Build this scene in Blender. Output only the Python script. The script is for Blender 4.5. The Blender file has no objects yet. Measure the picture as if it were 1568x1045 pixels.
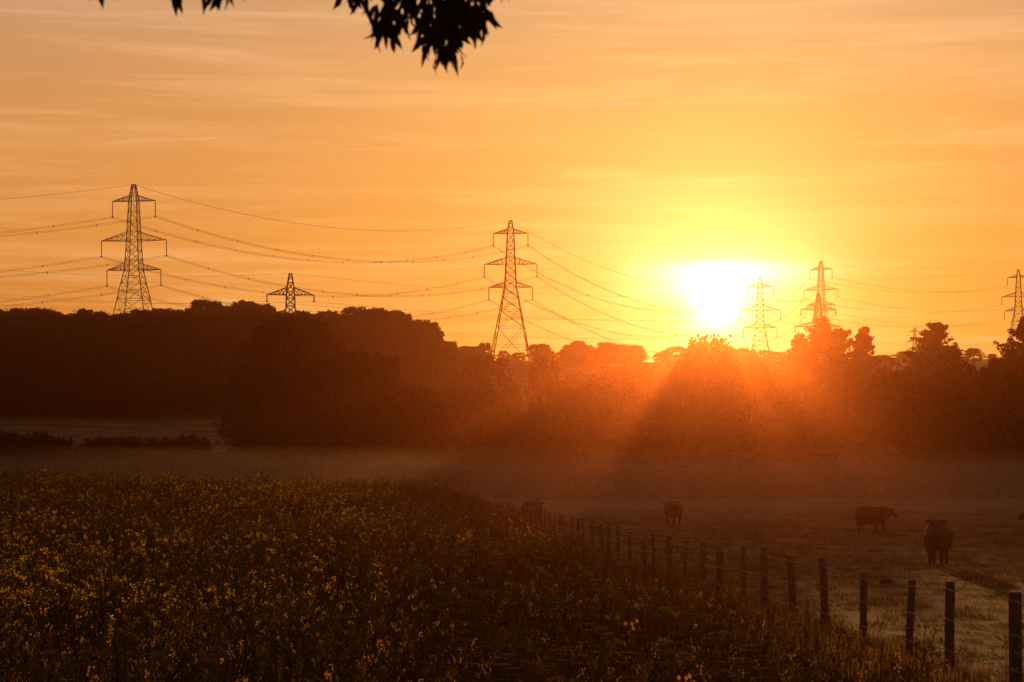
import bpy, math, random
import numpy as np
from mathutils import Vector, Matrix
random.seed(7); rng=np.random.default_rng(7)
scene=bpy.context.scene
R_=math.radians

# ------------------------------------------------------------ terrain height
def ss(a,b,x):
    t=np.clip((np.asarray(x,float)-a)/(b-a),0,1); return t*t*(3-2*t)
def fence_x(Y): return 7.1-0.0603*np.asarray(Y,float)
LY=[-100,170,200,225,260,340,420,500,560,700,900,1100,2500,6000]
LZ=[0,0,1.2,4.5,8.2,13.4,22,33,38,44,55,70,150,120]
RY=[-100,180,260,350,500,700,900,1100,2500,6000]
RZ=[0,0,1,6,20,43,54.5,69,152,120]
def ground(X,Y):
    X=np.asarray(X,float);Y=np.asarray(Y,float)
    l=np.interp(Y,LY,LZ); r=np.interp(Y,RY,RZ)
    w=1-ss(-45,2,X)
    z=l*w+r*(1-w)
    u=fence_x(Y)-X
    up=np.clip(u-0.8,0,None)
    z=z+(1.55*(1-np.exp(-up/2.4))+.8*ss(5,38,u))*ss(35,112,Y)*(1-ss(125,172,Y))
    z=z+0.06*np.sin(X*0.35+1)*np.sin(Y*0.21)+0.10*np.sin(X*0.11+Y*0.07)*np.clip(Y/60,0,1)
    z=z+ss(300,600,Y)*(1.2*np.sin(X*0.021+2)+1.0*np.sin(X*0.05+Y*0.01))
    return z
def gz(x,y): return float(ground(x,y))

# ------------------------------------------------------------ node helpers
def mat_new(name):
    m=bpy.data.materials.new(name); m.use_nodes=True; m.node_tree.nodes.clear(); return m,m.node_tree
def veg_mat(name,c1,c2,trans=0.4,scale=1.5):
    m,t=mat_new(name); N=t.nodes;L=t.links
    out=N.new('ShaderNodeOutputMaterial')
    p=N.new('ShaderNodeBsdfDiffuse')
    geo=N.new('ShaderNodeNewGeometry'); no=N.new('ShaderNodeTexNoise'); no.inputs['Scale'].default_value=scale; no.inputs['Detail'].default_value=2
    oi=N.new('ShaderNodeObjectInfo'); ad=N.new('ShaderNodeMath'); ad.operation='MULTIPLY_ADD'; ad.inputs[1].default_value=0.5
    sb=N.new('ShaderNodeMath'); sb.operation='SUBTRACT'; sb.inputs[1].default_value=0.25
    L.new(geo.outputs['Position'],no.inputs['Vector']); L.new(oi.outputs['Random'],ad.inputs[0]); L.new(no.outputs['Fac'],ad.inputs[2]); L.new(ad.outputs[0],sb.inputs[0])
    r=N.new('ShaderNodeValToRGB'); r.color_ramp.elements[0].position=.3;r.color_ramp.elements[1].position=.75
    r.color_ramp.elements[0].color=(*c1,1); r.color_ramp.elements[1].color=(*c2,1)
    L.new(sb.outputs[0],r.inputs[0]); L.new(r.outputs[0],p.inputs['Color'])
    if trans>0:
        mix=N.new('ShaderNodeMixShader'); mix.inputs[0].default_value=trans
        tr=N.new('ShaderNodeBsdfTranslucent'); L.new(r.outputs[0],tr.inputs['Color'])
        L.new(p.outputs[0],mix.inputs[1]); L.new(tr.outputs[0],mix.inputs[2]); L.new(mix.outputs[0],out.inputs[0])
    else: L.new(p.outputs[0],out.inputs[0])
    return m
def solid_mat(name,c1,c2,scale=4,rough=0.8,metal=0,stretch=(1,1,1),bump=0.0):
    m,t=mat_new(name); N=t.nodes;L=t.links
    out=N.new('ShaderNodeOutputMaterial'); p=N.new('ShaderNodeBsdfPrincipled')
    p.inputs['Roughness'].default_value=rough; p.inputs['Metallic'].default_value=metal; p.inputs['Specular IOR Level'].default_value=0.15
    tc=N.new('ShaderNodeTexCoord'); mp=N.new('ShaderNodeMapping'); mp.inputs['Scale'].default_value=stretch
    no=N.new('ShaderNodeTexNoise'); no.inputs['Scale'].default_value=scale; no.inputs['Detail'].default_value=6
    r=N.new('ShaderNodeValToRGB'); r.color_ramp.elements[0].position=.3;r.color_ramp.elements[1].position=.7
    r.color_ramp.elements[0].color=(*c1,1); r.color_ramp.elements[1].color=(*c2,1)
    L.new(tc.outputs['Object'],mp.inputs[0]); L.new(mp.outputs[0],no.inputs['Vector']); L.new(no.outputs['Fac'],r.inputs[0]); L.new(r.outputs[0],p.inputs['Base Color'])
    if bump:
        b=N.new('ShaderNodeBump'); b.inputs['Strength'].default_value=bump; b.inputs['Distance'].default_value=0.02
        L.new(no.outputs['Fac'],b.inputs['Height']); L.new(b.outputs[0],p.inputs['Normal'])
    L.new(p.outputs[0],out.inputs[0]); return m

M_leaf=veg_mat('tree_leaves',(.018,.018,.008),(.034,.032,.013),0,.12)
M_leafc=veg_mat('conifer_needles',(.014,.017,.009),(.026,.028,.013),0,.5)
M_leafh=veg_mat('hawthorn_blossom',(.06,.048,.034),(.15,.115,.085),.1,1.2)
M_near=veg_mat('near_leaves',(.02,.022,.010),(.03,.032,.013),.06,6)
M_bark=solid_mat('bark',(.03,.022,.016),(.07,.05,.035),3,.9,0,(1,1,.2),.6)
M_stem=veg_mat('crop_stems',(.07,.052,.016),(.21,.135,.042),.55,.8)
M_cleaf=veg_mat('crop_leaves',(.035,.034,.010),(.10,.076,.022),.55,1.2)
M_petal=veg_mat('crop_petals',(.55,.33,.015),(.85,.54,.02),.55,3)
M_seed=veg_mat('dry_seedheads',(.24,.135,.055),(.48,.28,.11),.55,3)
M_grass=veg_mat('grass_blades',(.075,.046,.015),(.20,.112,.04),.5,.3)
M_wood=solid_mat('weathered_post_wood',(.035,.026,.02),(.09,.065,.048),8,.9,0,(6,6,.5),.8)
M_wire=solid_mat('galvanised_wire',(.12,.11,.10),(.2,.18,.16),9,.5,.8)
M_steel=solid_mat('pylon_steel',(.05,.045,.04),(.10,.09,.08),.5,.7,.3)
M_cond=solid_mat('conductor_cable',(.05,.04,.035),(.08,.07,.06),.5,.7,.3)
M_hide=solid_mat('cow_hide',(.018,.007,.004),(.04,.015,.007),5,.9,0,(1,1,1),.3)
M_soil=solid_mat('soil',(.03,.022,.014),(.07,.05,.03),8,.95,0,(1,1,1),1)

# ------------------------------------------------------------ mesh builder
class MB:
    def __init__(s): s.v=[];s.f=[];s.m=[];s.n=0
    def add(s,v,f,m=0):
        s.v.append(np.asarray(v,float).reshape(-1,3)); 
        for q in f: s.f.append(tuple(int(i)+s.n for i in q)); s.m.append(m)
        s.n+=len(s.v[-1])
    def tube(s,pts,rad,n=6,m=0,cap=True):
        pts=[Vector(p) for p in pts]; V=[];F=[]
        for i,p in enumerate(pts):
            d=(pts[min(i+1,len(pts)-1)]-pts[max(i-1,0)]); 
            if d.length<1e-9:d=Vector((0,0,1))
            d.normalize(); a=d.cross(Vector((0.03,1,0.02))); 
            if a.length<.1:a=d.cross(Vector((1,0,0)))
            a.normalize(); b=d.cross(a)
            for k in range(n):
                t=2*math.pi*k/n; V.append(p+(a*math.cos(t)+b*math.sin(t))*rad[i])
        for i in range(len(pts)-1):
            for k in range(n):
                F.append((i*n+k,i*n+(k+1)%n,(i+1)*n+(k+1)%n,(i+1)*n+k))
        if cap and n>2: F.append(tuple(range(n))[::-1]); F.append(tuple((len(pts)-1)*n+k for k in range(n)))
        s.add([tuple(v) for v in V],F,m)
    def quads(s,C,A,B,m=0):
        n=len(C); V=np.stack([C-A,C-B*.8+A*.1,C+A,C+B],1).reshape(-1,3)
        base=s.n; s.v.append(V)
        for i in range(n):
            k=base+4*i; s.f.append((k,k+1,k+2,k+3)); s.m.append(m)
        s.n+=4*n
    def mesh(s,name,mats,smooth=False):
        me=bpy.data.meshes.new(name); me.from_pydata(np.concatenate(s.v).tolist(),[],s.f)
        for mm in mats: me.materials.append(mm)
        me.polygons.foreach_set('material_index',s.m)
        if smooth: me.polygons.foreach_set('use_smooth',[True]*len(s.f))
        me.update(); return me
def link(name,data,loc=(0,0,0),parent=None):
    o=bpy.data.objects.new(name,data); o.location=loc; scene.collection.objects.link(o)
    if parent: o.parent=parent
    return o
def unit(n):
    v=rng.normal(size=(n,3)); return v/np.linalg.norm(v,axis=1)[:,None]

# ------------------------------------------------------------ scatter via geometry nodes
def scatter(name,P,idx,rot,scl,sources):
    col=bpy.data.collections.new(name+'_parts')
    for i,me in enumerate(sources):
        o=bpy.data.objects.new('%s_form_%02d'%(name,i),me); col.objects.link(o)
    me=bpy.data.meshes.new(name); me.from_pydata([tuple(p) for p in P],[],[])
    a=me.attributes.new('pidx','INT','POINT'); a.data.foreach_set('value',np.asarray(idx,np.int32))
    a=me.attributes.new('prot','FLOAT_VECTOR','POINT'); a.data.foreach_set('vector',np.asarray(rot,np.float32).ravel())
    a=me.attributes.new('pscl','FLOAT_VECTOR','POINT'); a.data.foreach_set('vector',np.asarray(scl,np.float32).ravel())
    ob=link(name,me)
    ng=bpy.data.node_groups.new(name,'GeometryNodeTree')
    ng.interface.new_socket('Geometry',in_out='INPUT',socket_type='NodeSocketGeometry')
    ng.interface.new_socket('Geometry',in_out='OUTPUT',socket_type='NodeSocketGeometry')
    N=ng.nodes;L=ng.links
    gi=N.new('NodeGroupInput');go=N.new('NodeGroupOutput'); iop=N.new('GeometryNodeInstanceOnPoints')
    ci=N.new('GeometryNodeCollectionInfo'); ci.inputs['Collection'].default_value=col
    ci.inputs['Separate Children'].default_value=True; ci.inputs['Reset Children'].default_value=True
    def attr(n,t):
        x=N.new('GeometryNodeInputNamedAttribute'); x.data_type=t; x.inputs['Name'].default_value=n
        return [o for o in x.outputs if o.enabled and o.name=='Attribute'][0]
    iop.inputs['Pick Instance'].default_value=True
    L.new(gi.outputs[0],iop.inputs['Points']); L.new(ci.outputs[0],iop.inputs['Instance'])
    L.new(attr('pidx','INT'),iop.inputs['Instance Index'])
    er=N.new('FunctionNodeEulerToRotation'); L.new(attr('prot','FLOAT_VECTOR'),er.inputs[0]); L.new(er.outputs[0],iop.inputs['Rotation'])
    L.new(attr('pscl','FLOAT_VECTOR'),iop.inputs['Scale']); L.new(iop.outputs[0],go.inputs[0])
    md=ob.modifiers.new('scatter','NODES'); md.node_group=ng
    return ob

# ------------------------------------------------------------ terrain
def make_ground():
    ys=np.concatenate([np.arange(-60,20,4),np.arange(20,180,1.5),np.arange(180,360,4),np.arange(360,1200,15),np.arange(1200,2600,60),[2700,3200,4500,6000]])
    xr=np.concatenate([np.arange(0,40,1.0),np.arange(40,120,3),np.arange(120,400,12),np.geomspace(400,4000,20)])
    xs=np.unique(np.concatenate([-xr,xr]))
    X,Y=np.meshgrid(xs,ys); Z=ground(X,Y)
    V=np.stack([X,Y,Z],-1).reshape(-1,3); nx=len(xs); F=[]
    for j in range(len(ys)-1):
        for i in range(nx-1):
            k=j*nx+i; F.append((k,k+1,k+nx+1,k+nx))
    me=bpy.data.meshes.new('ground'); me.from_pydata(V.tolist(),[],F)
    me.polygons.foreach_set('use_smooth',[True]*len(F))
    m,t=mat_new('field_ground'); N=t.nodes;L=t.links
    out=N.new('ShaderNodeOutputMaterial');p=N.new('ShaderNodeBsdfPrincipled');p.inputs['Roughness'].default_value=.95;p.inputs['Specular IOR Level'].default_value=.1
    g=N.new('ShaderNodeNewGeometry')
    n1=N.new('ShaderNodeTexNoise');n1.inputs['Scale'].default_value=.12;n1.inputs['Detail'].default_value=8;n1.inputs['Roughness'].default_value=.65
    n2=N.new('ShaderNodeTexNoise');n2.inputs['Scale'].default_value=6;n2.inputs['Detail'].default_value=6
    L.new(g.outputs['Position'],n1.inputs['Vector']);L.new(g.outputs['Position'],n2.inputs['Vector'])
    r=N.new('ShaderNodeValToRGB');e=r.color_ramp.elements;e[0].position=.38;e[0].color=(.06,.04,.015,1);e[1].position=.66;e[1].color=(.23,.13,.05,1)
    L.new(n1.outputs['Fac'],r.inputs[0])
    mx=N.new('ShaderNodeMix');mx.data_type='RGBA';mx.blend_type='MULTIPLY';mx.inputs[0].default_value=.8
    r2=N.new('ShaderNodeValToRGB');r2.color_ramp.elements[0].position=.3;r2.color_ramp.elements[0].color=(.4,.4,.4,1);r2.color_ramp.elements[1].position=.7
    L.new(n2.outputs['Fac'],r2.inputs[0]);L.new(r.outputs[0],mx.inputs[6]);L.new(r2.outputs[0],mx.inputs[7]);L.new(mx.outputs[2],p.inputs['Base Color'])
    b=N.new('ShaderNodeBump');b.inputs['Strength'].default_value=.8;b.inputs['Distance'].default_value=.12;L.new(n2.outputs['Fac'],b.inputs['Height']);L.new(b.outputs[0],p.inputs['Normal'])
    L.new(p.outputs[0],out.inputs[0]); me.materials.append(m); me.update()
    link('ground',me)
make_ground()

# ------------------------------------------------------------ trees
def leaf_cloud(mb,C,rad,n,size,m,squash=.85):
    d=unit(n); rr=rad*(0.45+0.6*rng.random(n)**.6)
    ph=rng.random(3)*6; lump=1+.16*np.sin(d[:,0]*5+ph[0])+.14*np.sin(d[:,1]*6+ph[1])+.12*np.sin(d[:,2]*7+ph[2])
    P=C+d*(rr*lump)[:,None]*np.array([1,1,squash])
    a=unit(n); b=np.cross(a,unit(n)); b/=np.linalg.norm(b,axis=1)[:,None]+1e-9
    s=size*(.5+rng.random(n)); mb.quads(P,a*s[:,None],b*(s*.6)[:,None],m)
def broad_tree(seed,H=16,R=6,nb=26,nl=240,size=.34,low=.12,mats=None,airy=0.0):
    global rng
    st=rng; rng=np.random.default_rng(seed); mb=MB()
    th=H*.32; mb.tube([(0,0,-.6),(0,0,th*.5),(.15,.1,th),(.1,-.1,H*.6)],[H*.032,H*.024,H*.02,H*.008],7,0)
    for i in range(nb):
        z=low+(1-low)*((i+.5)/nb); z=min(.97,z)
        prof=math.sin(math.pi*min(1,max(.05,(z-low*.6)/(1.10-low*.6)))**.85)**.75
        r=R*prof*(.35+.45*rng.random()); an=i*2.4+rng.random()*.8
        br=R*(.24+.16*rng.random())*(1-.35*z)*(1-.3*airy)
        c=np.array([math.cos(an)*r,math.sin(an)*r,min(z*H,H-br*.75)])
        s0=(0,0,min(c[2]*.75,H*.6)); mid=(c[0]*.5,c[1]*.5,c[2]*.86)
        mb.tube([s0,mid,tuple(c),tuple(c*np.array([1.1,1.1,1.02]))],[H*.009,H*.006,H*.003,H*.001],4,0,False)
        leaf_cloud(mb,c,br,int(nl*(1-airy*.5)),size,1)
    for k in range(60):
        z=.55+.42*rng.random(); rr=R*math.sin(math.pi*min(1,z/1.1)**.85)**.75*(.55+.4*rng.random()) ; an=rng.random()*6.28
        c=np.array([math.cos(an)*rr,math.sin(an)*rr,z*H+R*.05]); leaf_cloud(mb,c,R*.10,14,size*.7,1,1.3)
    me=mb.mesh('broadleaf_tree',mats or [M_bark,M_leaf]); rng=st; return me
def conifer(seed,H=22,R=4.2):
    global rng
    st=rng; rng=np.random.default_rng(seed); mb=MB()
    mb.tube([(0,0,-.6),(0,0,H*.5),(0,0,H*.98)],[.32,.2,.03],7,0)
    z=H*.1
    while z<H*.985:
        f=1-z/H; r=R*min(1,.12+f*2.6)*(.75+.4*rng.random())
        for k in range(5):
            an=rng.random()*6.28; rr=r*(.6+.55*rng.random()); up=.35+.4*rng.random()
            tip=np.array([math.cos(an)*rr,math.sin(an)*rr,z+rr*up])
            mb.tube([(0,0,z),tuple(tip*.5+np.array([0,0,z])*.5-np.array([0,0,.1])),tuple(tip)],[.08,.05,.015],4,0,False)
            for q in np.linspace(.25,1,7):
                c=np.array([0,0,z])*(1-q)+tip*q; leaf_cloud(mb,c,.42*(1.15-.6*q)+.12,15,.17,1,.75)
        z+=.42+.25*rng.random()
    me=mb.mesh('conifer_tree',[M_bark,M_leafc]); rng=st; return me
TV=[broad_tree(100+i,16,6,26,210,.34) for i in range(5)]
TA=broad_tree(150,18,5.2,30,130,.30,.15,None,.6)
BUSH=[broad_tree(170+i,6,3.4,15,190,.24,.02) for i in range(3)]
FAR=[broad_tree(190+i,13,5.5,20,120,.42) for i in range(4)]

def put_tree(name,me,H0,R0,x,y,H,R,rot=None):
    o=link(name,me,(x,y,gz(x,y)-.1)); o.scale=(R/R0,R/R0,H/H0); o.rotation_euler=(0,0,random.random()*6.28 if rot is None else rot); return o
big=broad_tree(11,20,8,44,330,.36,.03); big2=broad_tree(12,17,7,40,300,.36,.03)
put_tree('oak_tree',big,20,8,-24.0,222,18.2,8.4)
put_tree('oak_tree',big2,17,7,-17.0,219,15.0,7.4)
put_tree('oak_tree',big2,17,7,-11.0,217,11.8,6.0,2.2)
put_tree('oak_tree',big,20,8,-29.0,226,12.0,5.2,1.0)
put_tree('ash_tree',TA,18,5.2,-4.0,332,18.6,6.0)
put_tree('ash_tree',TV[2],16,6,4.9,300,18.0,3.9)
CV=[conifer(31),conifer(32),conifer(33,22,3.6)]
for (x,y,H,R,k) in [(40.2,258,23.4,1.15,0),(42.5,259,22.4,1.0,1),(46.2,262,22.6,.9,2),(55.0,259,23.2,1.15,1),(66.6,258,23.4,1.2,0),(37.6,259,21.6,.9,2)]:
    put_tree('conifer_tree',CV[k],22,4.2,x,y,H-gz(x,y)*.6,4.2*R)
HW=broad_tree(61,7,3.6,16,260,.2,.0,[M_bark,M_leafh])
put_tree('hawthorn_bush',HW,7,3.6,41.5,234,7.2,3.6)
put_tree('hawthorn_bush',HW,7,3.6,-19.4,198,3.6,3.3)

def wood(name,items,src,H0,R0):
    P=[];I=[];Rt=[];S=[]
    for (x,y,H,R) in items:
        P.append((x,y,gz(x,y)-.2));I.append(random.randrange(len(src)));Rt.append((0,0,random.random()*6.28));S.append((R/R0,R/R0,H/H0))
    return scatter(name,P,I,Rt,S,src)
row=[]
prof=[(-2,7),(2,12),(6,14.5),(9,17.2),(12,18.6),(16,19.0),(18,17.2),(20,19.4),(23,19.0),(25,20.6),(28,20.8),(30,19.2),(34,18.8),(38,18.5),(44,18.6),(50,18.4),(58,18.6),(66,19.0),(74,19),(90,20),(130,20)]
px_,pz_=zip(*prof)
x=-1.0
while x<125:
    H=float(np.interp(x,px_,pz_))
    row.append((x,256+random.uniform(-5,6),H-1+random.uniform(-1.8,.8),random.uniform(3.2,5.4)))
    row.append((x+random.uniform(-1,1),246+random.uniform(-4,3),H*random.uniform(.45,.8),random.uniform(3.2,5.0)))
    row.append((x+random.uniform(-1,1),272+random.uniform(-4,6),H-3.5+random.uniform(-1,.6),random.uniform(4,5.5)))
    x+=random.uniform(2.8,4.6)
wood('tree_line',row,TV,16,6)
hed=[]
for i in range(90):
    x=random.uniform(-8,120); hed.append((x,random.uniform(237,244),random.uniform(2.5,6.5),random.uniform(2.4,3.8)))
for i in range(110):
    x=random.uniform(-95,-6); hed.append((x,random.uniform(186,200)+(6 if x>-30 else 0),random.uniform(4.2,6.6) if x<-30 else random.uniform(3,5),random.uniform(2.4,3.8)))
wood('hedgerow',hed,BUSH,6,3.4)
wd=[]
yy=345.
while yy<575:
    xx=-230.
    while xx<-12:
        X=xx+random.uniform(-2.5,2.5);Y=yy+random.uniform(-3,3)
        edge=-10-max(0,(470-Y))*.10
        if X<edge and not (abs(X+44)<5 and Y<415) :
            hgt=random.uniform(11.0,15.5)
            hgt-=3.0*math.exp(-((X+100)/14)**2)
            hgt-=3.4*math.exp(-((X+54)/16)**2)
            hgt-=4.0*float(ss(-26,-12,X))
            wd.append((X,Y,hgt,random.uniform(4.2,6.4)))
        xx+=random.uniform(6,9)
    yy+=7.5
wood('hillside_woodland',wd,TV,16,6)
fr=[]
for i in range(34):
    fr.append((random.uniform(-14,30),random.uniform(300,420),random.uniform(8,12),random.uniform(3.5,5.5)))
for i in range(60):
    a=random.uniform(-.05,.32);Y=random.choice([720,860,1050,1090])+random.uniform(-15,15); fr.append((a*Y,Y,random.uniform(4,9),random.uniform(4,7)))
for i in range(26):
    Y=1000+random.uniform(-12,12); fr.append((random.uniform(.028,.062)*Y,Y,random.uniform(7,11),random.uniform(4,7)))
wood('distant_trees',fr,FAR,13,5.5)

# ------------------------------------------------------------ pylons
def beam(mb,p,q,w,m=0): mb.tube([p,q],[w*.7,w*.7],4,m,False)
def pylon(name,x,y,ztop,yaw,k=1.0,small=False):
    zb=gz(x,y)-.5; H=ztop-zb; mb=MB(); ends=[]
    if small:
        lev=[(0,.25),(-1.8,.55),(-3.6,.75),(-5,.85),(-6.5,.9),(-8.2,1.0),(-10,1.1),(-13,1.4),(-18,2.0),(-H,3.4)]
        arms=[(-4.3,4.7,1.5),(-8.7,6.2,1.3)]; ins=1.3
    else:
        lev=[(0,.45),(-2.2,.8),(-4.6,1.15),(-7.5,1.25),(-10.3,1.4),(-13.0,1.5),(-15.6,1.65),(-18.4,1.75),(-21,1.9),(-23.8,2.1),(-27.5,2.8),(-32,3.6),(-38,4.7),(-H,5.0+(H-38)*.16)]
        arms=[(-4.6,6.2,1.6),(-15.6,9.4,2.4),(-23.8,7.8,1.9)]; ins=4.4
    W=.17*k; w=.085*k
    def cor(l): 
        z,h=l; return [(h*a,h*b,z) for a,b in((-1,-1),(1,-1),(1,1),(-1,1))]
    for a,b in zip(lev[:-1],lev[1:]):
        A=cor(a);B=cor(b)
        for i in range(4):
            j=(i+1)%4; beam(mb,A[i],B[i],W); beam(mb,A[i],B[j],w); beam(mb,A[j],B[i],w); beam(mb,A[i],A[j],w)
            if b[0]<-26:
                mA=[(A[i][t]+B[i][t])/2 for t in range(3)];mB=[(A[j][t]+B[j][t])/2 for t in range(3)]
                beam(mb,mA,mB,w*.8)
    def hw(z):
        zs=[-l[0] for l in lev];hs=[l[1] for l in lev]; return float(np.interp(-z,zs,hs))
    for (za,L,ri) in arms:
        for s in(-1,1):
            h=hw(za); hu=hw(za+ri); tip=(s*L,0,za)
            for b in(-1,1):
                beam(mb,(s*h,b*h,za),tip,w*1.25); beam(mb,(s*hu,b*hu,za+ri),tip,w*1.25)
                for q in(.2,.4,.6,.8):
                    lo=(s*(h+(L-h)*q),b*h*(1-q),za); up=(s*(hu+(L-hu)*q),b*hu*(1-q),za+ri*(1-q))
                    up2=(s*(hu+(L-hu)*(q-.2)),b*hu*(1-q+.2),za+ri*(1-q+.2)); beam(mb,lo,up,w*.8); beam(mb,lo,up2,w*.8)
            for q in(.0,.3,.6): beam(mb,(s*(h+(L-h)*q),h*(1-q),za),(s*(h+(L-h)*q),-h*(1-q),za),w*.8)
            n=9; pts=[];rd=[]
            for i in range(n*2+1):
                pts.append((s*L,0,za-ins*i/(n*2))); rd.append((.16 if i%2 else .06)*max(.8,k))
            mb.tube(pts,rd,6,0); 
            ends.append((s*L,0,za-ins))
            mb.tube([(s*L-.35,0,za-ins-.05),(s*L+.35,0,za-ins-.05)],[.09*k,.09*k],5,0)
    ends.append((0,0,0))
    me=mb.mesh(name,[M_steel]); o=link(name,me,(x,y,ztop)); o.rotation_euler=(0,0,yaw)
    Rm=Matrix.Rotation(yaw,3,'Z'); return [Rm@Vector(e)+Vector((x,y,ztop)) for e in ends]
P0=pylon('electricity_pylon',-262,520,79.5,R_(-14))
P1=pylon('electricity_pylon',-105.4,555,85.7,R_(-8),1.1)
P2=pylon('electricity_pylon',-.5,709,96.0,R_(-4),1.35)
P4=pylon('electricity_pylon',117.2,940,99.6,R_(-6),1.3)
P5=pylon('electricity_pylon',167.6,1080,122.9,R_(-25),1.4)
P6=pylon('electricity_pylon',292.5,1150,125.8,R_(-20),1.4)
P7=pylon('electricity_pylon',445,2200,174.5,R_(-20),2.0)
S1=pylon('power_line_tower',-44.5,400,44.6,R_(5),1.0,True)
S0=pylon('power_line_tower',-150,440,54,R_(5),.9,True)
S2=pylon('power_line_tower',80,520,52,R_(5),.9,True)
cu=bpy.data.curves.new('power_cables','CURVE');cu.dimensions='3D';cu.bevel_depth=1.0;cu.bevel_resolution=1
sp=MB()
def span(A,B,sag,r,pair=0):
    for off in ([0] if not pair else [-.2,.2]):
        s=cu.splines.new('POLY'); n=36; s.points.add(n)
        for i in range(n+1):
            t=i/n; p=A.lerp(B,t)-Vector((0,0,sag*4*t*(1-t))); s.points[i].co=(p.x,p.y,p.z+off,1); s.points[i].radius=r
    if pair:
        m=int((B-A).length/16)
        for i in range(1,m):
            t=i/m; p=A.lerp(B,t)-Vector((0,0,sag*4*t*(1-t))); sp.tube([(p.x,p.y,p.z-.3),(p.x,p.y,p.z+.3)],[.13,.13],5,0)
for A,B,sg,r in[(P0,P1,6.5,.035),(P1,P2,9,.042),(P2,P4,14,.05),(P4,P5,7,.035),(P5,P6,6,.03)]:
    for a,b in zip(A[:6],B[:6]): span(a,b,sg,r,1)
    span(A[6],B[6],sg*.85,r)
for A,B in[(S0,S1),(S1,S2)]:
    for a,b in zip(A,B): span(a,b,2.5,.02)
cu.materials.append(M_cond)
pc=link('power_cables',cu); link('cable_spacers',sp.mesh('cable_spacers',[M_cond]),parent=pc)

# ------------------------------------------------------------ fence
fe=bpy.data.objects.new('barbed_wire_fence',None); scene.collection.objects.link(fe)
pm=MB(); wires=[[],[],[]]
PY=[20.0,22.6,25.4,27.3,30.0,32.6,35.2,37.85,40.3,43.0,45.6,48.4,50.7,53.7,56.2,59.6,62.4,65.2,67.6,71.0]
while PY[-1]<142: PY.append(PY[-1]+2.7+random.uniform(-.15,.15))
for Y in PY:
    X=float(fence_x(Y))+random.uniform(-.03,.03)
    if Y>110: X-= (Y-110)**2*.0006
    g=gz(X,Y); h=1.2+random.uniform(-.07,.07); lx=random.uniform(-.06,.06);ly=random.uniform(-.05,.05); r=.062+random.uniform(-.013,.016)
    pts=[(X,Y,g-.3),(X+lx*.4,Y+ly*.4,g+h*.4),(X+lx,Y+ly,g+h-.02),(X+lx,Y+ly,g+h)]
    pm.tube(pts,[r*1.05,r,r*.98,r*.85],10,0)
    for i,f in enumerate((.30,.62,.93)): wires[i].append((X+lx*f-r-.004,Y+ly*f,g+h*f))
link('posts',pm.mesh('posts',[M_wood],True),parent=fe)
wm=MB()
for W in wires:
    for a,b in zip(W[:-1],W[1:]):
        a=Vector(a);b=Vector(b); sg=random.uniform(.01,.05); pts=[a.lerp(b,t)-Vector((0,0,sg*4*t*(1-t))) for t in np.linspace(0,1,7)]
        wm.tube(pts,[.0035]*7,4,0,False)
        if a.y<60:
            for t in np.arange(.04,1,.045):
                p=a.lerp(b,t)-Vector((0,0,sg*4*t*(1-t))); d=Vector((random.uniform(-1,1),.3,random.uniform(-1,1))).normalized()*.02
                wm.tube([p-d,p+d],[.0025,.0025],3,0,False)
link('barbed_wire',wm.mesh('barbed_wire',[M_wire]),parent=fe)

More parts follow.
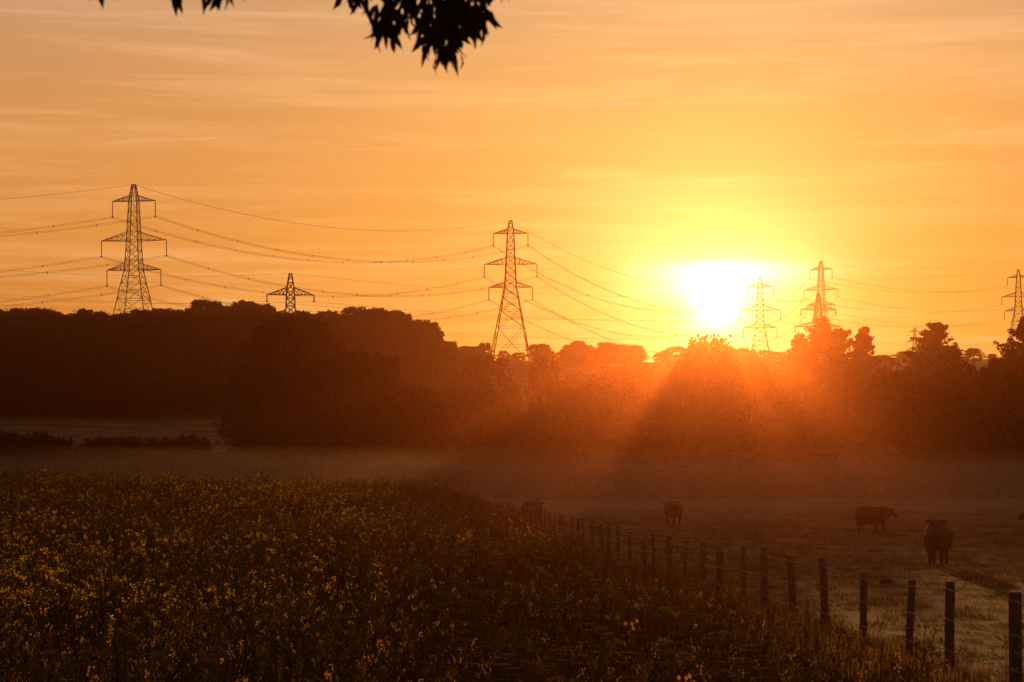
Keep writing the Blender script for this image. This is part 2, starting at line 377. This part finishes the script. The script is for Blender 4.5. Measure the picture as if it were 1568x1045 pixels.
# ------------------------------------------------------------ crop (flowering oilseed rape)
def crop_plant(seed,H=1.15,fl=.6):
    r=random.Random(seed); mb=MB()
    def leaf(p,d,L,w,m):
        d=Vector(d).normalized(); s=d.cross(Vector((r.uniform(-.3,.3),r.uniform(-.3,.3),1)));
        if s.length<.05:s=Vector((1,0,0))
        s=s.normalized()*w; p=Vector(p); mid=p+d*L*.5+Vector((0,0,.02)); tip=p+d*L-Vector((0,0,L*.25))
        mb.add([p,mid-s,tip,mid+s],[(0,1,2,3)],m)
    def flower(c):
        n=r.randint(6,12)
        for i in range(n):
            an=r.random()*6.28; q=Vector(c)+Vector((math.cos(an)*.026,math.sin(an)*.026,r.uniform(-.045,.02)))
            u=Vector((r.uniform(-1,1),r.uniform(-1,1),r.uniform(-.4,1))).normalized(); v=u.orthogonal().normalized(); w=u.cross(v); s=r.uniform(.007,.012)
            mb.add([q-v*s,q-w*s,q+v*s,q+w*s],[(0,1,2,3)],2)
    base=Vector((0,0,-.05)); lean=Vector((r.uniform(-.1,.1),r.uniform(-.1,.1),0)); top_=Vector((lean.x,lean.y,H))
    mb.tube([base,base.lerp(top_,.5)+Vector((r.uniform(-.02,.02),0,0)),top_],[.008,.006,.003],4,0,False)
    brs=[(top_,base.lerp(top_,.55))]
    for i in range(r.randint(6,9)):
        t=r.uniform(.35,.85); s=base.lerp(top_,t); an=r.random()*6.28; L=r.uniform(.2,.42)*(1.15-t*.4); tip=s+Vector((math.cos(an)*L*.6,math.sin(an)*L*.6,L*.95))
        tip.z=min(tip.z,H*1.04); mid=s.lerp(tip,.5)+Vector((math.cos(an)*.04,math.sin(an)*.04,-.01))
        mb.tube([s,mid,tip],[.004,.003,.002],3,0,False); brs.append((tip,mid)); leaf(s,(math.cos(an),math.sin(an),.3),r.uniform(.08,.16),.018,1)
    for tip,mid in brs:
        ax=(tip-mid)
        for k in range(r.randint(6,10)):
            p=mid+ax*r.uniform(0,.9); an=r.random()*6.28; q=p+Vector((math.cos(an)*.045,math.sin(an)*.045,r.uniform(.01,.045)))
            s=Vector((-math.sin(an),math.cos(an),0))*.0034; mb.add([p,(p+q)/2-s,q,(p+q)/2+s],[(0,1,2,3)],0)
        if r.random()<fl: flower(tip)
        elif r.random()<.3:
            for k in range(4):
                q=tip+Vector((r.uniform(-.02,.02),r.uniform(-.02,.02),r.uniform(-.03,.03))); mb.add([q,q+Vector((.006,0,.008)),q+Vector((0,.004,.02)),q+Vector((-.006,0,.008))],[(0,1,2,3)],3)
    for k in range(13):
        z=r.uniform(.05,.75)*H; an=r.random()*6.28; leaf((lean.x*z/H,lean.y*z/H,z),(math.cos(an),math.sin(an),r.uniform(-.2,.6)),r.uniform(.10,.24),r.uniform(.018,.04),1)
    return mb.mesh('crop_plant',[M_stem,M_cleaf,M_petal,M_seed])
CP=[crop_plant(i,1.1,f) for i,f in enumerate((.9,.65,.4,.15,.04,.0,.0,.0))]
P=[];I=[];Rt=[];S=[]
def crop_at(x,y,patch,k=1.0,hv=0):
    P.append((x,y,gz(x,y)))
    pf=patch+rng.normal()*.17
    I.append(int(np.clip((1-pf)*8,0,7))); s=k*random.uniform(.68,1.1)+hv
    if random.random()<.07: s*=1.24
    Rt.append((random.uniform(-.22,.22),random.uniform(-.22,.22),random.random()*6.28)); S.append((s*1.15,s*1.15,s))
for (y0,y1,dn) in[(7,20,13),(20,34,8.5),(34,60,5.5),(60,95,3.6),(95,134,3.2)]:
    xl=-.30*y1-3; xr=float(fence_x(y0)); n=int((xr-xl)*(y1-y0)*dn)
    xs=rng.uniform(xl,xr,n); ys=rng.uniform(y0,y1,n)
    pa=.5+.25*np.sin(xs*.33+ys*.12+1+np.sin(ys*.4))+.25*np.sin(ys*.31-xs*.45+2*np.sin(xs*.3))+.2*np.sin(xs*1.7+ys*.9)*np.sin(ys*1.1-xs*.6)
    hv=.14*np.sin(xs*.8+np.sin(ys*.5)*2)*np.sin(ys*.35+xs*.15)+.08*np.sin(xs*2.3+ys)*np.sin(ys*1.3)
    lf=1-ss(-8,2,xs)
    nf=ss(12,24,ys)
    for x,y,p,l,h_,q in zip(xs,ys,pa,lf,hv,nf):
        if abs(x/y)>.31 and x<0: continue
        u=float(fence_x(y))-x
        if u<1.25+2.4*(1-float(ss(14,38,y)))+.3*math.sin(y*.7)+.2*math.sin(y*1.9) : continue
        crop_at(x,y,(p*.58+l*.32)*(.42+.58*q)-.12,.8 if u<3 else 1.0,h_)
scatter('rapeseed_crop',P,I,Rt,S,CP)
print('crop instances',len(P))

# ------------------------------------------------------------ grasses
def tuft(seed,H,n,spread,w,heads=0):
    r=random.Random(seed); mb=MB()
    for i in range(n):
        an=r.random()*6.28; rr=r.random()*spread; h=H*r.uniform(.5,1.1); b=Vector((math.cos(an)*rr,math.sin(an)*rr,-.02)); 
        a2=r.random()*6.28; l=h*r.uniform(.1,.5); tip=b+Vector((math.cos(a2)*l,math.sin(a2)*l,h)); mid=b.lerp(tip,.5)+Vector((-math.cos(a2)*l*.15,-math.sin(a2)*l*.15,h*.08))
        s=Vector((math.cos(a2+1.57),math.sin(a2+1.57),0))*w
        mb.add([b-s,b+s,mid+s*.8,mid-s*.8,tip],[(0,1,2,3),(3,2,4)],0)
        if i<heads:
            q=tip; e=Vector((0,0,.05*H+.02))
            for k in range(5):
                c=q-e*k*.7+Vector((r.uniform(-.01,.01),r.uniform(-.01,.01),0)); t=Vector((.006,0,0)) if k%2 else Vector((0,.006,0)); mb.add([c,c+t+e*.3,c+e*.8,c-t+e*.3],[(0,1,2,3)],1)
    return mb.mesh('grass_tuft',[M_grass,M_seed])
GS=[tuft(i,.16,22,.18,.005,1) for i in range(4)]
GT=[tuft(20+i,.5,34,.16,.0045,9) for i in range(4)]
P=[];I=[];Rt=[];S=[]
for (y0,y1,dn,k) in[(14,34,8,1.0),(34,60,4.6,1.25),(60,100,2.4,1.5),(100,170,1.1,1.9)]:
    xl=float(fence_x(y1))-.3; xr=.30*y1+3; n=int((xr-xl)*(y1-y0)*dn); xs=rng.uniform(xl,xr,n);ys=rng.uniform(y0,y1,n)
    cl=.5+.5*np.sin(xs*.9+np.sin(ys*.6)*2)*np.sin(ys*.5+np.sin(xs*.4)*2)
    for x,y,c in zip(xs,ys,cl):
        if x<fence_x(y)+.2 or x>.30*y+3 or random.random()>.35+.75*c: continue
        s=k*random.uniform(.4,.9)*(.45+.75*c); P.append((x,y,gz(x,y)));I.append(random.randrange(4));Rt.append((0,0,random.random()*6.28));S.append((k*1.2,k*1.2,s))
scatter('meadow_grass',P,I,Rt,S,GS)
P=[];I=[];Rt=[];S=[]
for i in range(6500):
    y=14+ (135-14)*random.random()**1.5; wd_=1.6+2.2*(1-float(ss(14,38,y))); u=random.uniform(-.35,wd_+.3)
    x=float(fence_x(y))-u; s=random.uniform(.4,1.05)*(1 if u>.9 else .6)
    P.append((x,y,gz(x,y)));I.append(random.randrange(4));Rt.append((0,0,random.random()*6.28));S.append((s,s,s))
scatter('verge_grass',P,I,Rt,S,GT)
def umbel(seed,H):
    r=random.Random(seed); mb=MB(); topp=Vector((r.uniform(-.06,.06),r.uniform(-.06,.06),H)); mb.tube([(0,0,-.03),topp*.6,topp],[.006,.004,.003],4,0,False)
    heads=[topp]
    for k in range(4):
        s=topp*r.uniform(.5,.8); an=r.random()*6.28; t=s+Vector((math.cos(an)*.14,math.sin(an)*.14,.22)); mb.tube([s,t],[.003,.002],3,0,False); heads.append(t)
    for h in heads:
        for k in range(12):
            an=r.random()*6.28; d=r.uniform(.01,.07); q=h+Vector((math.cos(an)*d,math.sin(an)*d,.05)); mb.tube([h,q],[.0012,.0012],3,0,False)
            s=.009; mb.add([q+Vector((-s,0,0)),q+Vector((0,-s,.003)),q+Vector((s,0,0)),q+Vector((0,s,.003))],[(0,1,2,3)],1)
    return mb.mesh('umbel_plant',[M_stem,M_seed])
UM=[umbel(i,.75+.1*i) for i in range(3)]
P=[];I=[];Rt=[];S=[]
for i in range(760):
    y=15+120*random.random()**1.6; u=random.uniform(1.2,6.5); x=float(fence_x(y))-u; s=random.uniform(.6,1.15)*(1.25 if u>3.8 else 1)
    P.append((x,y,gz(x,y)));I.append(random.randrange(3));Rt.append((random.uniform(-.1,.1),0,random.random()*6.28));S.append((s,s,s))
scatter('verge_wildflowers',P,I,Rt,S,UM)
mb=MB(); leaf_cloud(mb,np.array([0,0,.05]),.17,160,.05,0,.6); mb.tube([(0,0,-.05),(0,0,.05),(.02,0,.13)],[.2,.15,.05],9,0)
link('molehill',mb.mesh('molehill',[M_soil]),(9.2,49,gz(9.2,49)))

# ------------------------------------------------------------ cattle
def ring_loft(mb,secs,n=16,m=0):
    V=[];F=[]
    for (x,y,z,hh,hw,tilt) in secs:
        for k in range(n):
            t=2*math.pi*k/n; dz=math.sin(t)*hh; V.append((x-dz*math.sin(tilt),y+math.cos(t)*hw,z+dz*math.cos(tilt)))
    for i in range(len(secs)-1):
        for k in range(n): F.append((i*n+k,i*n+(k+1)%n,(i+1)*n+(k+1)%n,(i+1)*n+k))
    F.append(tuple(range(n))[::-1]);F.append(tuple((len(secs)-1)*n+k for k in range(n))); mb.add(V,F,m)
def cow(name,x,y,heading,size=1.0,head='up',turn=0.0,stride=.0):
    mb=MB()
    ring_loft(mb,[(-.95,0,1.10,.13,.10,0),(-.91,0,1.06,.27,.22,0),(-.78,0,1.02,.36,.31,0),(-.5,0,.97,.42,.34,0),(-.15,0,.92,.46,.39,0),(.15,0,.91,.46,.39,0),(.42,0,.94,.45,.35,0),(.62,0,.98,.43,.31,.05),(.80,0,1.04,.36,.25,.1)])
    if head=='up':
        nk=[(.66,0,1.08,.36,.24,.3),(.86,0,1.15,.29,.19,.5),(1.0,0,1.22,.23,.155,.5)]; hc=Vector((1.06,0,1.30)); pit=.6
    elif head=='mid':
        nk=[(.66,0,1.06,.36,.24,.1),(.88,0,1.08,.28,.19,.1),(1.06,0,1.10,.22,.15,.1)]; hc=Vector((1.14,0,1.15)); pit=.65
    else:
        nk=[(.64,0,1.00,.34,.22,-.3),(.86,0,.86,.26,.17,-.7),(1.02,0,.66,.20,.14,-.9)]; hc=Vector((1.1,0,.52)); pit=1.1
    for i in range(len(nk)):
        a=list(nk[i]); a[1]=math.sin(turn)*.12*i; nk[i]=tuple(a)
    hc.y=math.sin(turn)*.3
    ring_loft(mb,nk+[(hc.x,hc.y,hc.z-.02,.17,.13,nk[-1][5])])
    T=Matrix.Rotation(turn,3,'Z'); f=T@Vector((math.cos(pit),0,-math.sin(pit))); up=T@Vector((math.sin(pit),0,math.cos(pit))); sd=T@Vector((0,1,0))
    V=[];F=[];n=14
    hs=[(-.12,.07,.08,0),(-.08,.13,.12,0),(.03,.16,.14,-.01),(.14,.145,.13,-.015),(.26,.12,.10,-.01),(.36,.10,.092,-.01),(.43,.09,.095,-.01),(.47,.05,.06,-.01)]
    for(l,hh,hw_,o)in hs:
        for k in range(n):
            t=2*math.pi*k/n; V.append(hc+f*l+up*(math.sin(t)*hh+o)+sd*math.cos(t)*hw_)
    for i in range(len(hs)-1):
        for k in range(n):F.append((i*n+k,i*n+(k+1)%n,(i+1)*n+(k+1)%n,(i+1)*n+k))
    F.append(tuple(range(n))[::-1]);F.append(tuple((len(hs)-1)*n+k for k in range(n)));mb.add([tuple(v) for v in V],F,0)
    for s in(-1,1):
        a=hc+f*(-.04)+up*.07+sd*s*.10; mb.tube([a,a+sd*s*.10+up*.01,a+sd*s*.19-up*.01,a+sd*s*.25-up*.03],[.035,.07,.055,.018],8,0)
        st=stride*s
        mb.tube([(.52,s*.22,.95),(.54,s*.22,.74),(.52+st*.08,s*.20,.58),(.53+st*.18,s*.19,.38),(.52+st*.2,s*.19,.32),(.51+st*.22,s*.19,.12),(.54+st*.22,s*.19,.07),(.56+st*.22,s*.19,.0)],[.17,.15,.115,.075,.068,.055,.065,.07],10,0)
        mb.tube([(-.70,s*.18,1.0),(-.62,s*.21,.78),(-.58-st*.05,s*.21,.64),(-.74-st*.12,s*.19,.48),(-.82-st*.16,s*.18,.42),(-.78-st*.17,s*.18,.29),(-.77-st*.17,s*.18,.12),(-.74-st*.17,s*.18,.07),(-.71-st*.17,s*.18,.0)],[.23,.21,.17,.10,.078,.062,.055,.065,.07],10,0)
    mb.tube([(-.92,0,1.30),(-.99,0,1.24),(-1.02,0,1.0),(-1.01,.01,.7),(-1.02,.01,.5),(-1.02,.01,.42)],[.05,.035,.028,.024,.05,.02],8,0)
    me=mb.mesh(name,[M_hide]); o=link(name,me,(x,y,gz(x,y)-.02)); o.rotation_euler=(0,0,heading); o.scale=(size,)*3
    md=o.modifiers.new('remesh','REMESH'); md.mode='VOXEL'; md.voxel_size=.025; md.use_smooth_shade=True
    sm=o.modifiers.new('smooth','SMOOTH'); sm.iterations=4; sm.factor=.5
    return o
cow('cow',13.25,62,R_(-108),1.02,'up',.25,.6)
cow('cow',17.0,94,R_(-52),.94,'mid',.2,.3)
cow('cow',9.3,115,R_(100),1.02,'mid',.1,.2)
cow('cow',1.15,110,R_(72),1.1,'mid',0,.2)
cow('cow',21.75,80,R_(175),.98,'up',.2,.3)

# ------------------------------------------------------------ overhanging tree near the camera
def near_tree():
    global rng
    mb=MB(); r=random.Random(5)
    mb.tube([(0,0,-.2),(.03,0,1.5),(0,0,3.2),(-.1,.1,5.0),(-.1,.1,6.6)],[.26,.21,.18,.12,.05],12,0)
    ox,oy=-3.3,5.0
    g0=gz(ox,oy)
    def W(x,z,dy=0): return Vector((x-ox,dy,z-g0))
    limb=[W(-3.3,3.5),W(-2.6,4.05),W(-1.8,4.2),(W(-1.0,4.08)),(W(-.45,4.0)),(W(.05,3.9))]
    mb.tube(limb,[.09,.07,.055,.035,.022,.01],8,0)
    def leaf(p,d,L,w):
        d=d.normalized(); s=d.cross(Vector((r.uniform(-1,1),r.uniform(-1,1),r.uniform(-.4,.4)))).normalized(); nn=d.cross(s)
        c=r.uniform(.05,.30)*L*r.choice((-1,1))
        a=p+d*L*.3+nn*c*.8;b=p+d*L*.65+nn*c*.9; t=p+d*L
        mb.add([p,a-s*w,b-s*w*.85,t,b+s*w*.85,a+s*w,a,b],[(0,1,6),(1,2,7,6),(2,3,7),(3,4,7),(4,5,6,7),(5,0,6)],1)
    tips=[(-.37,3.90,-.318,3.572,30),(-.33,3.90,-.300,3.61,24),(-.30,3.92,-.190,3.550,75),(-.2,3.92,-.160,3.548,70),(-.2,3.92,-.10,3.595,50),(-.15,3.92,-.075,3.605,34),(-.34,3.92,-.26,3.645,26),(-.42,3.95,-.365,3.64,34),(-.2,3.9,-.16,3.62,80),(-.2,3.9,-.13,3.65,60),(-.28,3.9,-.25,3.69,26),
          (-.45,3.95,-.405,3.685,22),(-.06,3.9,-.035,3.705,20),(-.75,3.98,-.710,3.672,20),(-.8,3.98,-.765,3.69,14),(-.86,3.98,-.84,3.69,16),(-.72,3.98,-.73,3.70,12),(-1.05,3.99,-1.03,3.708,12),(-1.12,3.99,-1.10,3.715,8),
          (-1.5,4.1,-1.55,3.85,20),(-.6,4.0,-.58,3.79,14)]
    for (x0,z0,x1,z1,n) in tips:
        dy=r.uniform(-.05,.05); a=W(x0,z0+.08,0);b=W(x1,z1+.045,dy); m=a.lerp(b,.5)+Vector((.02,0,.01)); mb.tube([a,m,b],[.006,.0045,.002],5,0)
        for k in range(n):
            t=r.random()**.45; p=m.lerp(b,t)+Vector((r.uniform(-.022,.022),r.uniform(-.035,.035),r.uniform(-.01,.03)))
            d=Vector((r.gauss(0,.42),r.gauss(0,.35),-1)); leaf(p,d,r.uniform(.045,.08),r.uniform(.0065,.0095))
    st=rng; rng=np.random.default_rng(77)
    for i in range(34):
        an=rng.random()*6.28; rr=1.9*math.sqrt(rng.random()); z=5.1+rng.random()*2.6
        c=np.array([math.cos(an)*rr-.4,math.sin(an)*rr*.9-.3,z-g0]); mb.tube([(-.08,.08,min(z-1,5.8)),tuple(c*np.array([.6,.6,.95])),tuple(c)],[.05,.03,.01],5,0,False)
        leaf_cloud(mb,c,.55,260,.045,1)
    rng=st
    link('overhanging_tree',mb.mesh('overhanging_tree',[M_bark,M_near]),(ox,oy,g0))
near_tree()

# ------------------------------------------------------------ mist and haze (real volumes)
def vol_box(name,x0,x1,y0,y1,z0,z1,comps,absorb=0):
    V=[(x,y,z) for z in(z0,z1) for y in(y0,y1) for x in(x0,x1)]
    me=bpy.data.meshes.new(name); me.from_pydata(V,[],[(0,2,3,1),(4,5,7,6),(0,1,5,4),(2,6,7,3),(0,4,6,2),(1,3,7,5)])
    m,t=mat_new(name); N=t.nodes; out=N.new('ShaderNodeOutputMaterial'); last=None
    nodes=[]
    for dens,col,g in comps:
        v=N.new('ShaderNodeVolumeScatter')
        v.inputs['Color'].default_value=(*col,1); v.inputs['Density'].default_value=dens; v.inputs['Anisotropy'].default_value=g; nodes.append(v)
    if absorb:
        v=N.new('ShaderNodeVolumeAbsorption'); v.inputs['Color'].default_value=(0,0,0,1); v.inputs['Density'].default_value=absorb; nodes.append(v)
    for v in nodes:
        if last is None: last=v.outputs[0]
        else:
            a=N.new('ShaderNodeAddShader'); t.links.new(last,a.inputs[0]); t.links.new(v.outputs[0],a.inputs[1]); last=a.outputs[0]
    t.links.new(last,out.inputs['Volume']); me.materials.append(m); link(name,me); return me
vol_box('valley_haze',-160,160,-20,240,-20,30,[(.00012,(1,.22,.014),.945),(.00007,(1,.52,.32),.35)],.0008)
vol_box('hill_haze',-500,900,262,1500,-20,200,[(.00017,(1,.55,.30),.3)],.00008)
vol_box('ground_mist',-90,110,100,236,-2,4.4,[(.0021,(1,.70,.50),.3)])

# ------------------------------------------------------------ sun + sky
S_=Vector((.103,1,.0905)).normalized()
el=math.asin(S_.z); az=math.atan2(S_.x,S_.y)
sl=bpy.data.lights.new('sun','SUN'); sl.energy=5.0; sl.angle=R_(.5); sl.color=(1,.42,.10)
so=link('sun',sl,(0,0,60)); so.rotation_euler=(-S_).to_track_quat('-Z','Y').to_euler()
w=bpy.data.worlds.new('World'); scene.world=w; w.use_nodes=True; t=w.node_tree; N=t.nodes;L=t.links; N.clear()
out=N.new('ShaderNodeOutputWorld'); bg=N.new('ShaderNodeBackground'); L.new(bg.outputs[0],out.inputs[0])
def M(op,a,b=None,c=None):
    n=N.new('ShaderNodeMath'); n.operation=op
    for i,q in enumerate((a,b,c)):
        if q is None: continue
        if isinstance(q,(int,float)): n.inputs[i].default_value=q
        else: L.new(q,n.inputs[i])
    return n.outputs[0]
def VM(op,a,b):
    n=N.new('ShaderNodeVectorMath'); n.operation=op
    for i,q in enumerate((a,b)):
        if isinstance(q,tuple): n.inputs[i].default_value=q
        else: L.new(q,n.inputs[i])
    return n.outputs['Value'] if op=='DOT_PRODUCT' else n.outputs[0]
def scalecol(f,c):
    n=N.new('ShaderNodeVectorMath'); n.operation='SCALE'; 
    if isinstance(c,tuple): n.inputs[0].default_value=c
    else: L.new(c,n.inputs[0])
    if isinstance(f,(int,float)): n.inputs['Scale'].default_value=f
    else: L.new(f,n.inputs['Scale'])
    return n.outputs[0]
tc=N.new('ShaderNodeTexCoord'); D=tc.outputs['Generated']
sx=N.new('ShaderNodeSeparateXYZ'); L.new(D,sx.inputs[0])
ramp=N.new('ShaderNodeValToRGB'); L.new(sx.outputs['Z'],ramp.inputs[0]); e=ramp.color_ramp.elements
cols=[(0,(.66,.165,.016)),(.06,(.86,.255,.028)),(.12,(.85,.305,.060)),(.18,(.76,.33,.110)),(.235,(.58,.32,.175)),(.4,(.38,.25,.16)),(1,(.17,.135,.12))]
e[0].position=0;e[0].color=(*cols[0][1],1);e[1].position=1;e[1].color=(*cols[-1][1],1)
for p,c in cols[1:-1]:
    q=e.new(p); q.color=(*c,1)
dot=VM('DOT_PRODUCT',D,tuple(S_)); th=M('ARCCOSINE',M('MINIMUM',dot,.9999999))
dim=M('ADD',.36,M('MULTIPLY',.64,M('POWER',M('MAXIMUM',M('MULTIPLY_ADD',dot,.5,.5),0),3.0)))
base=scalecol(dim,ramp.outputs[0])
def streaks(sc,scale,rot,lo,hi,dist):
    mp=N.new('ShaderNodeMapping'); mp.inputs['Scale'].default_value=sc; mp.inputs['Rotation'].default_value=(0,R_(rot),0); L.new(D,mp.inputs[0])
    no=N.new('ShaderNodeTexNoise'); no.inputs['Scale'].default_value=scale; no.inputs['Detail'].default_value=9; no.inputs['Roughness'].default_value=.6; no.inputs['Distortion'].default_value=dist; L.new(mp.outputs[0],no.inputs['Vector'])
    cl=N.new('ShaderNodeMapRange'); cl.inputs['From Min'].default_value=lo; cl.inputs['From Max'].default_value=hi; L.new(no.outputs['Fac'],cl.inputs['Value'])
    return cl.outputs[0],no.outputs['Fac']
cf,nf1=streaks((2.2,2.2,26),2.0,4,.47,.78,.5)
cf2,_=streaks((3,3,60),1.6,-6,.50,.74,.9)
no2=N.new('ShaderNodeTexNoise'); no2.inputs['Scale'].default_value=4; no2.inputs['Detail'].default_value=5
mp2=N.new('ShaderNodeMapping'); mp2.inputs['Scale'].default_value=(1.2,1.2,7); L.new(D,mp2.inputs[0]); L.new(mp2.outputs[0],no2.inputs['Vector'])
clouds=scalecol(M('MULTIPLY',M('ADD',M('MULTIPLY',cf,.30),M('MULTIPLY',cf2,.28)),dim),(.62,.45,.26))
shade=M('MULTIPLY_ADD',no2.outputs['Fac'],.34,.81)
halo=scalecol(M('EXPONENT',M('MULTIPLY',th,-1/.10)),(.34,.35,.015))
halo2=scalecol(M('EXPONENT',M('MULTIPLY',th,-1/.034)),(1.15,.98,.55))
dv=VM('SUBTRACT',D,tuple(S_)); s2=N.new('ShaderNodeSeparateXYZ'); L.new(dv,s2.inputs[0])
nz=M('MULTIPLY',M('SUBTRACT',nf1,.5),.05)
h1=M('DIVIDE',s2.outputs['X'],.0125); v1=M('DIVIDE',s2.outputs['Z'],.0120)
core=M('EXPONENT',M('MULTIPLY',M('ADD',M('MULTIPLY',h1,h1),M('MULTIPLY',v1,v1)),-1))
h2=M('DIVIDE',M('SUBTRACT',s2.outputs['X'],.004),.032); v2=M('DIVIDE',M('ADD',M('SUBTRACT',s2.outputs['Z'],.0150),nz),.0105)
core2=M('EXPONENT',M('MULTIPLY',M('ADD',M('MULTIPLY',h2,h2),M('MULTIPLY',v2,v2)),-1))
cc=scalecol(core,(3.2,2.6,1.8)); cc2=scalecol(core2,(1.6,1.45,1.25))
nish=N.new('ShaderNodeTexSky'); nish.sky_type='NISHITA'; nish.sun_disc=False; nish.sun_elevation=el; nish.sun_rotation=az; nish.dust_density=3
ntint=VM('MULTIPLY',nish.outputs[0],(.009,.005,.002))
tot=scalecol(shade,base)
for q in(clouds,halo,halo2,cc,cc2,ntint): tot=VM('ADD',tot,q)
L.new(tot,bg.inputs['Color']); bg.inputs['Strength'].default_value=1.0

# ------------------------------------------------------------ camera
cd=bpy.data.cameras.new('camera'); cd.lens=70; cd.sensor_width=36; cd.shift_y=217.5/1568; cd.clip_end=9000; cd.clip_start=.1
cd.dof.use_dof=True; cd.dof.focus_distance=70; cd.dof.aperture_fstop=9
co=link('camera',cd,(0,0,2.5)); co.rotation_euler=(R_(90),0,0); scene.camera=co
scene.view_settings.view_transform='Standard'; scene.view_settings.look='None'; scene.view_settings.exposure=0; scene.view_settings.gamma=1
